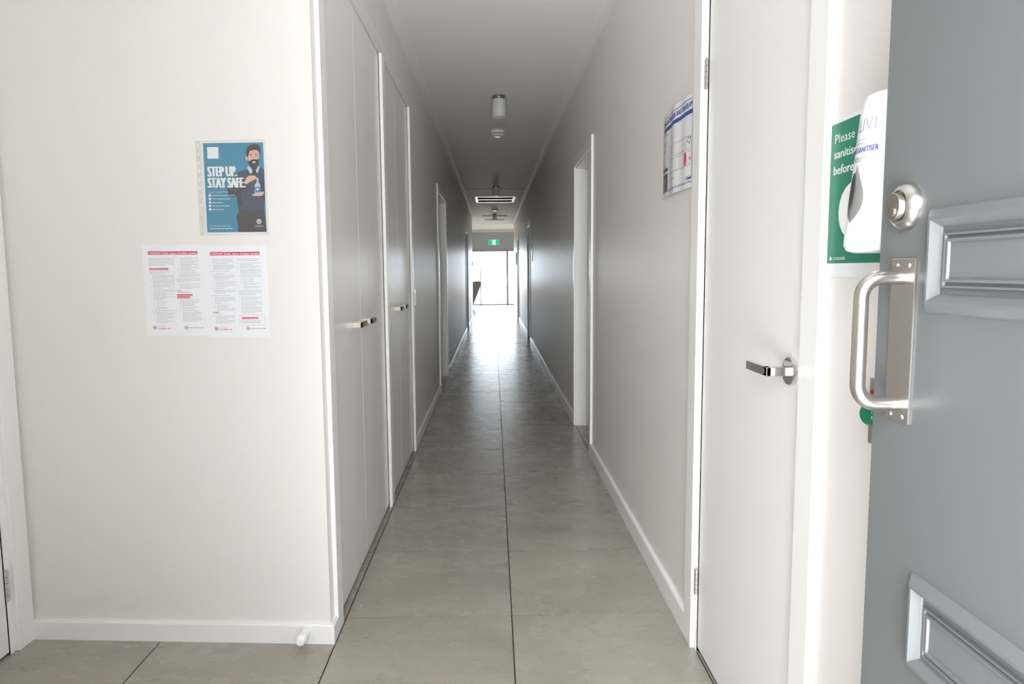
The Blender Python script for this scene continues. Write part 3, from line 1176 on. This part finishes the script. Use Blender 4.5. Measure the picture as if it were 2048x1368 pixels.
layer('teal_ground', INK_T, 0.0010, [[(110, 130), (855, 130), (905, 1265), (137, 1265)]])
layer('blank_white_patch', INK_W, 0.0012, [[(160, 180), (300, 180), (302, 325), (163, 325)]])
layer('printed_trousers', INK_D, 0.0012, [[(540, 1265), (535, 1180), (518, 1060), (555, 985), (700, 965), (872, 975), (905, 1265)]])
layer('printed_jumper', INK_N, 0.0014, [
    [(690, 430), (650, 475), (560, 490), (510, 530), (490, 620), (400, 705), (415, 790), (465, 820), (525, 800), (530, 900), (545, 985), (700, 1005), (872, 990), (888, 700), (882, 470), (810, 440)],
])
layer('printed_sleeve_fold', INK_D, 0.0015, [[(405, 715), (415, 790), (465, 820), (560, 780), (660, 700), (620, 660), (500, 740)], [(525, 800), (560, 770), (600, 900), (545, 985)], [(850, 600), (888, 700), (880, 900), (845, 820)]])['kind'] = 'stuff'
layer('printed_shirt', INK_L, 0.0016, [[(655, 445), (675, 425), (740, 470), (812, 425), (815, 445), (790, 515), (750, 480), (700, 525)]])
layer('printed_tie', INK_H, 0.0017, [[(722, 455), (765, 455), (770, 525), (725, 525)]])
layer('printed_face', INK_S, 0.0018, [], [(735, 300, 74, 118), (655, 320, 16, 34)])
layer('printed_neck_shadow', INK_H, 0.0017, [[(690, 390), (790, 390), (780, 470), (715, 470)]])
layer('printed_hair', INK_H, 0.0020, [[(652, 305), (645, 235), (668, 180), (735, 148), (805, 160), (825, 225), (812, 300), (800, 235), (745, 222), (690, 238), (675, 300), (664, 318)],
                                     [(664, 318), (680, 370), (705, 350), (735, 340), (775, 342), (800, 345), (810, 310), (806, 390), (780, 440), (740, 455), (695, 430), (668, 380)],
                                     [(690, 283), (722, 276), (722, 283), (690, 291)], [(752, 276), (788, 280), (788, 288), (752, 283)]])
layer('printed_eyes', INK_H, 0.0022, [], [(708, 298, 9, 5), (770, 298, 9, 5)])
layer('printed_nose', INK_P, 0.0022, [[(738, 290), (752, 332), (728, 335)]])
layer('printed_smile', INK_W, 0.0022, [[(720, 372), (770, 368), (762, 384), (730, 386)]])
layer('printed_hands', INK_S, 0.0018, [[(620, 632), (655, 565), (690, 545), (745, 545), (805, 588), (800, 602), (765, 590), (720, 612), (640, 658)],
                                      [(712, 785), (850, 752), (872, 752), (870, 775), (835, 808), (740, 806)]])
layer('printed_bottle', INK_L, 0.0020, [[(752, 660), (822, 658), (824, 775), (755, 778)], [(768, 640), (808, 640), (815, 662), (760, 662)], [(778, 590), (800, 590), (800, 640), (778, 640)]])
layer('printed_bottle_label', INK_T, 0.0022, [[(758, 690), (820, 688), (822, 760), (760, 762)]], [])
layer('printed_label_mark', INK_W, 0.0023, [], [(789, 722, 14, 14)])
q = BM()
nn = 0.0026


def ptext(s, x0, x1, y0, y1, bold=0.0):
    a, b_ = PP(x0, y1), PP(x1, y1)
    top = PP(x0, y0)
    text_bm(q, s, a[0], a[1], top[1] - a[1], nn, bold=bold, width=b_[0] - a[0])


ptext('STEP UP.', 165, 528, 420, 552, 0.055)
ptext('STAY SAFE.', 165, 632, 563, 695, 0.055)
obj('headline', q, INK_W, t, fix=False)
q = BM()
ptext('5 steps for staying COVID safe', 172, 420, 741, 757)
for s, x1, yc in (('Get tested and stay home if unwell', 497, 792), ('Wear a mask when required', 440, 836), ('Always check-in', 348, 881), ('Practise good hand hygiene', 440, 925), ('Physical distance', 358, 970)):
    ptext(s, 215, x1, yc - 9, yc + 9, 0.02)
    c = PP(184, yc)
    ellipse(q, c[0], c[1], 0.0042, 0.0042, nn, 16)
ptext('For reminders on what to do', 180, 445, 1173, 1190)
ptext('StopTheSpread.sa.gov.au', 180, 465, 1205, 1224, 0.03)
c = PP(808, 1130)
ring(q, c[0], c[1], 0.0052, 0.0079, nn, 22)
ellipse(q, c[0], c[1], 0.0030, 0.0034, nn, 12)
ptext('Government', 770, 850, 1174, 1183)
ptext('of South Australia', 750, 870, 1187, 1198, 0.03)
ptext('SA Health', 785, 832, 1211, 1219)
obj('small_lettering', q, INK_W, t, fix=False)['kind'] = 'stuff'
q = BM()
box(q, -0.004, W + 0.003, -0.003, Hh + 0.003, 0.0030, 0.0033)
obj('clear_sleeve', q, SLEEVE, t)
q = BM()                                                  # punched binding strip
sx0, sx1 = -0.0185, -0.0045
ys = []
nh = 11
edges_y = [-0.003]
for k in range(nh):
    yc = 0.012 + k * (Hh - 0.024) / (nh - 1)
    edges_y += [yc - 0.003, yc + 0.003]
edges_y.append(Hh + 0.003)
for k in range(len(edges_y) - 1):
    a, b_ = edges_y[k], edges_y[k + 1]
    if k % 2 == 0:
        box(q, sx0, sx1, a, b_, 0.0008, 0.0012)
    else:
        box(q, sx0, sx0 + 0.0045, a, b_, 0.0008, 0.0012)
        box(q, sx1 - 0.0035, sx1, a, b_, 0.0008, 0.0012)
obj('punched_strip', q, SLEEVE2, t)

# evacuation diagram on the right wall
W, Hh = 0.412, 0.303
t = sheet_thing('evacuation_sign', 'white landscape evacuation diagram with blue heading, curling off right wall', 'sign', (XR - 0.0006, 2.722, 1.519), (0, -1, 0))


def curl(o):
    for v in o.data.vertices:
        u = v.co.x / W
        v.co.z += 0.0005 + 0.010 * math.sin(PI * min(1, max(0, u))) ** 2 + 0.004 * math.sin(3 * PI * u) ** 2
    return o


q = BM()
rect(q, 0, W, 0, Hh, 0.0008, 28, 2)
pp = obj('laminated_sheet', q, LAMIN, t, fix=False)
curl(pp)
so = pp.modifiers.new('thickness', 'SOLIDIFY')
so.thickness = 0.0006
blue, gry, rd, br, dk, cy_ = BM(), BM(), BM(), BM(), BM(), BM()
n = 0.0013
rect(blue, .018, .394, .284, .2862, n, 24, 1)
text_bm(blue, 'EVACUATION SIGN AND DIAGRAM', .020, .2595, .0185, n, bold=0.035, width=.372)
rect(blue, .014, .398, .2375, .2515, n, 24, 1)
rect(blue, .014, .398, .0165, .0185, n, 24, 1)
rect(blue, .102, .1030, .0185, .2375, n)
rect(blue, .396, .3975, .0185, .2375, n)
rect(blue, .014, .0152, .0185, .2375, n)
text_bm(blue, 'IN CASE OF FIRE', .018, .2215, .0065, n, bold=0.03, width=.078)
rg = random.Random(4)
for k in range(4):
    yy = .203 - k * .028
    rect(rd, .018, .027, yy - .012, yy, n)
    for i in range(3):
        rect(gry, .031, .031 + rg.uniform(.03, .06), yy - .002 - i * .005, yy - .004 - i * .005 + .0045, n)
rect(blue, .014, .102, .0925, .1045, n, 6, 1)
rect(br, .016, .100, .0200, .083, n, 6, 1)
rect(cy_, .026, .074, .0500, .0680, n + .0002, 4, 1)
rect(dk, .020, .050, .0730, .0820, n + .0002, 3, 1)
rect(gry, .030, .060, .0260, .0440, n + .0002, 3, 1)
# floor plan
fx0, fx1, fy0, fy1 = .115, .385, .075, .170


def line(b, xa, ya, xb_, yb_, wd=.0009):
    if abs(xb_ - xa) > abs(yb_ - ya):
        rect(b, xa, xb_, ya - wd / 2, ya + wd / 2, n, 10, 1)
    else:
        rect(b, xa - wd / 2, xa + wd / 2, ya, yb_, n)


for yy in (fy0, .119, .128, fy1):
    line(dk, fx0, yy, fx1, yy)
for k, xx in enumerate((.115, .150, .185, .222, .262, .300, .340, .385)):
    line(dk, xx, .128, xx, fy1)
    if k not in (2, 5):
        line(dk, xx + .006 * (k % 2), fy0, xx + .006 * (k % 2), .119)
for xx, yy in ((.352, .150), (.368, .143), (.360, .160), (.160, .145), (.375, .158)):
    rect(dk, xx, xx + .006, yy, yy + .008, n)
line(dk, .120, .052, .190, .052, .0007)
rect(dk, .190, .200, .050, .058, n)
ellipse(rd, .335, .098, .014, .0235, n + .0003, 24)
rect(rd, .372, .380, .090, .100, n)
text_bm(blue, 'Chubb', .345, .0275, .0110, n, bold=0.06, width=.046)
for k in range(8):
    rect(gry, .125 + k * .034, .137 + k * .034, .0195, .0240, n)
for nm, b_, m in (('blue_print', blue, INK_B), ('grey_print', gry, INK_G), ('red_print', rd, INK_R), ('photo_print', br, INK_BR), ('plan_lines', dk, INK_K), ('cyan_print', cy_, INK_C)):
    curl(obj(nm, b_, m, t, fix=False))['kind'] = 'stuff'

# green hand-sanitising poster
PY0 = 1.372
t = sheet_thing('sanitise_poster', 'green poster with white lettering behind the white sanitiser dispenser', 'poster', (XR - 0.0006, PY0, 1.232), (0, -1, 0))
W, Hh = 0.21, 0.297
q = BM()
box(q, 0, W, 0, Hh, 0, 0.0009)
obj('laminated_sheet', q, PAPER, t)
q = BM()
rect(q, 0.004, W - 0.004, 0.026, Hh - 0.008, 0.0011)
obj('green_ground', q, INK_GN, t, fix=False)
q = BM()
n = 0.0014
text_bm(q, 'Please a', .018, .2520, .0175, n, width=.098)
text_bm(q, 'sanitise', .018, .2240, .0165, n, bold=0.03, width=.088)
text_bm(q, 'before e', .018, .1935, .0175, n, bold=0.03, width=.098)
text_bm(q, 'COVIDSAFE', .028, .0325, .0055, n, bold=0.02, width=.048)
rect(q, .016, .024, .0325, .0380, n)
ellipse(q, .100, .122, .056, .052, n, 32)
obj('white_print', q, INK_W, t, fix=False)

# sanitiser dispenser on the right wall, bulging front towards the corridor
t = thing('sanitiser_dispenser', 'white wall-mounted hand sanitiser dispenser with dark oval window', 'dispenser', (XR - 0.002, 1.055, 1.272))
DW = 0.068


def disp_depth(z):
    k = z / 0.235
    return 0.121 - 0.024 * k


def disp_front(a, z, extra=0.0, sc=1.0):
    """a: -90..90 deg round the convex front; local x negative is towards the corridor"""
    dd = disp_depth(z) * sc + extra
    return Vector((-dd * math.cos(a) ** 0.75 if math.cos(a) > 0 else 0, (DW * sc + extra) * math.sin(a), z))


q = BM()
zs = [0.0, 0.003, 0.010, 0.03, 0.06, 0.09, 0.12, 0.15, 0.18, 0.205, 0.222, 0.232, 0.236]
sc = [0.86, 0.95, 0.99, 1, 1, 1, 1, 1, 1, 1, 0.985, 0.95, 0.86]
NA = 28
rows = []
for z, s_ in zip(zs, sc):
    rows.append([q.verts.new(disp_front(-PI / 2 + PI * i / NA, z, 0, s_)) for i in range(NA + 1)])
for a, b_ in zip(rows, rows[1:]):
    for i in range(NA):
        q.faces.new((a[i], a[i + 1], b_[i + 1], b_[i]))
q.faces.new(rows[0])
q.faces.new(rows[-1])
for a, b_ in zip(rows, rows[1:]):
    q.faces.new((a[0], b_[0], b_[-1], a[-1]))
obj('body', q, WPLAS, t, smooth=True)


def on_front(b, extra, a0=0.0):
    """wrap flat (u right, v up) verts on the dispenser front; right in the text is towards the viewer (-y)"""
    for v in b.verts:
        u, z = v.co.x, v.co.y
        p = disp_front(-u / 0.085 + a0, z, extra + v.co.z)
        v.co = p


q = BM()
nz, na = 16, 10
for i in range(nz):
    z0_, z1_ = i / nz, (i + 1) / nz
    def half(k):
        return 0.0250 * math.sin(PI * min(1, k) ** 1.45) ** 0.75 if 0 < k < 1 else 0.0
    for j in range(na):
        def pt(k, f):
            hw = half(1 - k)
            return (0.003 + hw * (2 * f - 1), 0.045 + k * 0.084, 0.0012 * (1 - abs(2 * f - 1) ** 2))
        ps = [pt(z0_, j / na), pt(z0_, (j + 1) / na), pt(z1_, (j + 1) / na), pt(z1_, j / na)]
        vs_ = [q.verts.new(p) for p in ps]
        q.faces.new(vs_)
bmesh.ops.remove_doubles(q, verts=q.verts, dist=1e-6)
on_front(q, 0.0012)
obj('oval_window', q, GPLAS, t, smooth=True)
q = BM()
ellipse(q, 0.000, 0.092, 0.0070, 0.026, 0.0005, 24)
on_front(q, 0.0032)
obj('window_slot', q, BPLAS, t, fix=False)
q = BM()
text_bm(q, 'LIVI', -0.016, .178, .0195, 0, width=.050)
for k, (yy, wd) in enumerate(((.1655, .036), (.1600, .030), (.1375, .040), (.1335, .026))):
    words(q, -0.016, yy, wd, 0, 0.0016, random.Random(k))
text_bm(q, 'Healthy Hands', -0.018, .1390, .0034, 0, width=.036)
text_bm(q, 'Start Here', -0.014, .1345, .0034, 0, width=.026)
bmesh.ops.subdivide_edges(q, edges=[e for e in q.edges if e.calc_length() > 0.004], cuts=1)
on_front(q, 0.0012)
obj('grey_lettering', q, INK_G, t, fix=False)
q = BM()
text_bm(q, 'HAND SANITISER', -0.036, .1470, .0088, 0, bold=0.03, width=.080)
on_front(q, 0.0014)
obj('blue_lettering', q, mat('ink_indigo', srgb(62, 66, 132), 0.4), t, fix=False)

# exit push button
t = thing('exit_button', 'green mushroom exit button on a steel plate below the dispenser', 'push button', (XR, 1.150, 1.002))
q = BM()
box(q, -0.003, 0, -0.039, 0.039, -0.057, 0.057, 0.0006)
obj('steel_plate', q, STEEL, t)
q = BM()
lathe(q, [(0, 0.003), (0.011, 0.003), (0.011, 0.022), (0, 0.022)], (0, -0.012, 0.004), (-1, 0, 0), 24)
obj('button_stem', q, BPLAS, t, smooth=True)
q = BM()
lathe(q, [(0, 0.020), (0.016, 0.020), (0.0195, 0.025), (0.0195, 0.031), (0.016, 0.038), (0.009, 0.042), (0, 0.043)], (0, -0.012, 0.004), (-1, 0, 0), 32)
obj('mushroom_button', q, GREENB, t, smooth=True)
q = BM()
lathe(q, [(0, 0.002), (0.004, 0.002), (0.004, 0.006), (0, 0.008)], (0, 0.030, 0.034), (-1, 0, 0), 16)
obj('indicator_light', q, REDB, t, smooth=True)

# small far signs and control
t = thing('door_sign', 'narrow pale sign plate on the right wall beside the second doorway', 'sign')
q = BM()
box(q, XR - 0.012, XR, 11.72, 11.92, 1.405, 1.695, 0.002)
obj('sign_plate', q, LAMIN, t)
q = BM()
box(q, XR - 0.0135, XR - 0.0115, 11.74, 11.90, 1.60, 1.675)
obj('sign_print', q, INK_D, t)
t = thing('extinguisher_sign', 'dark green notice on the right wall near the far room', 'sign')
q = BM()
box(q, XR - 0.030, XR, 19.25, 19.75, 1.42, 1.75, 0.004)
obj('sign_board', q, MATS['ink_green'], t)
q = BM()
box(q, XR - 0.032, XR - 0.029, 19.30, 19.70, 1.47, 1.53)
obj('sign_print', q, INK_W, t)
t = thing('wall_controller', 'small dark control box at the end of the left wall', 'control box')
q = BM()
box(q, XL, XL + 0.024, 18.86, 18.96, 1.395, 1.505, 0.004)
obj('controller_case', q, GPLAS, t)
q = BM()
box(q, XL + 0.023, XL + 0.0255, 18.875, 18.945, 1.45, 1.495)
obj('display', q, BPLAS, t)

# ------------------------------------------------------------------ armchair by the glazing, in profile, facing left
t = thing('armchair', 'grey upholstered chair by the far glass doors, half hidden by the wall', 'chair', (-0.95, 24.5, 0))
q = BM()                                                  # reclined back (x, z) profile
prism(q, [(0.14, 0.30), (0.26, 0.16), (0.54, 0.80), (0.53, 0.87), (0.46, 0.905), (0.38, 0.86)], 'y', -0.30, 0.30)
bmesh.ops.bevel(q, geom=list(q.edges), offset=0.02, segments=2, affect='EDGES', profile=0.5)
obj('backrest', q, FABRIC, t, smooth=True)
q = BM()
box(q, -0.34, 0.16, -0.30, 0.30, 0.22, 0.44, 0.04, 3)
obj('seat', q, FABRIC, t, smooth=True)
for s_ in (-1, 1):
    q = BM()
    prism(q, [(-0.34, 0.14), (0.26, 0.10), (0.53, 0.79), (0.52, 0.86), (0.40, 0.905), (0.10, 0.86), (-0.30, 0.62), (-0.36, 0.55)], 'y', s_ * 0.31, s_ * 0.38)
    bmesh.ops.bevel(q, geom=list(q.edges), offset=0.015, segments=2, affect='EDGES', profile=0.5)
    obj('side_wing', q, FABRIC, t, smooth=True)
for x_, y_, x2 in ((-0.26, -0.28, -0.28), (-0.26, 0.28, -0.28), (0.18, -0.28, 0.20), (0.18, 0.28, 0.20)):
    q = BM()
    tube(q, [(x_, y_, 0.30), ((x_ + x2) / 2, y_, 0.18), (x2, y_, 0.001)], 0.022, 12)
    obj('leg', q, BRONZE, t, smooth=True)
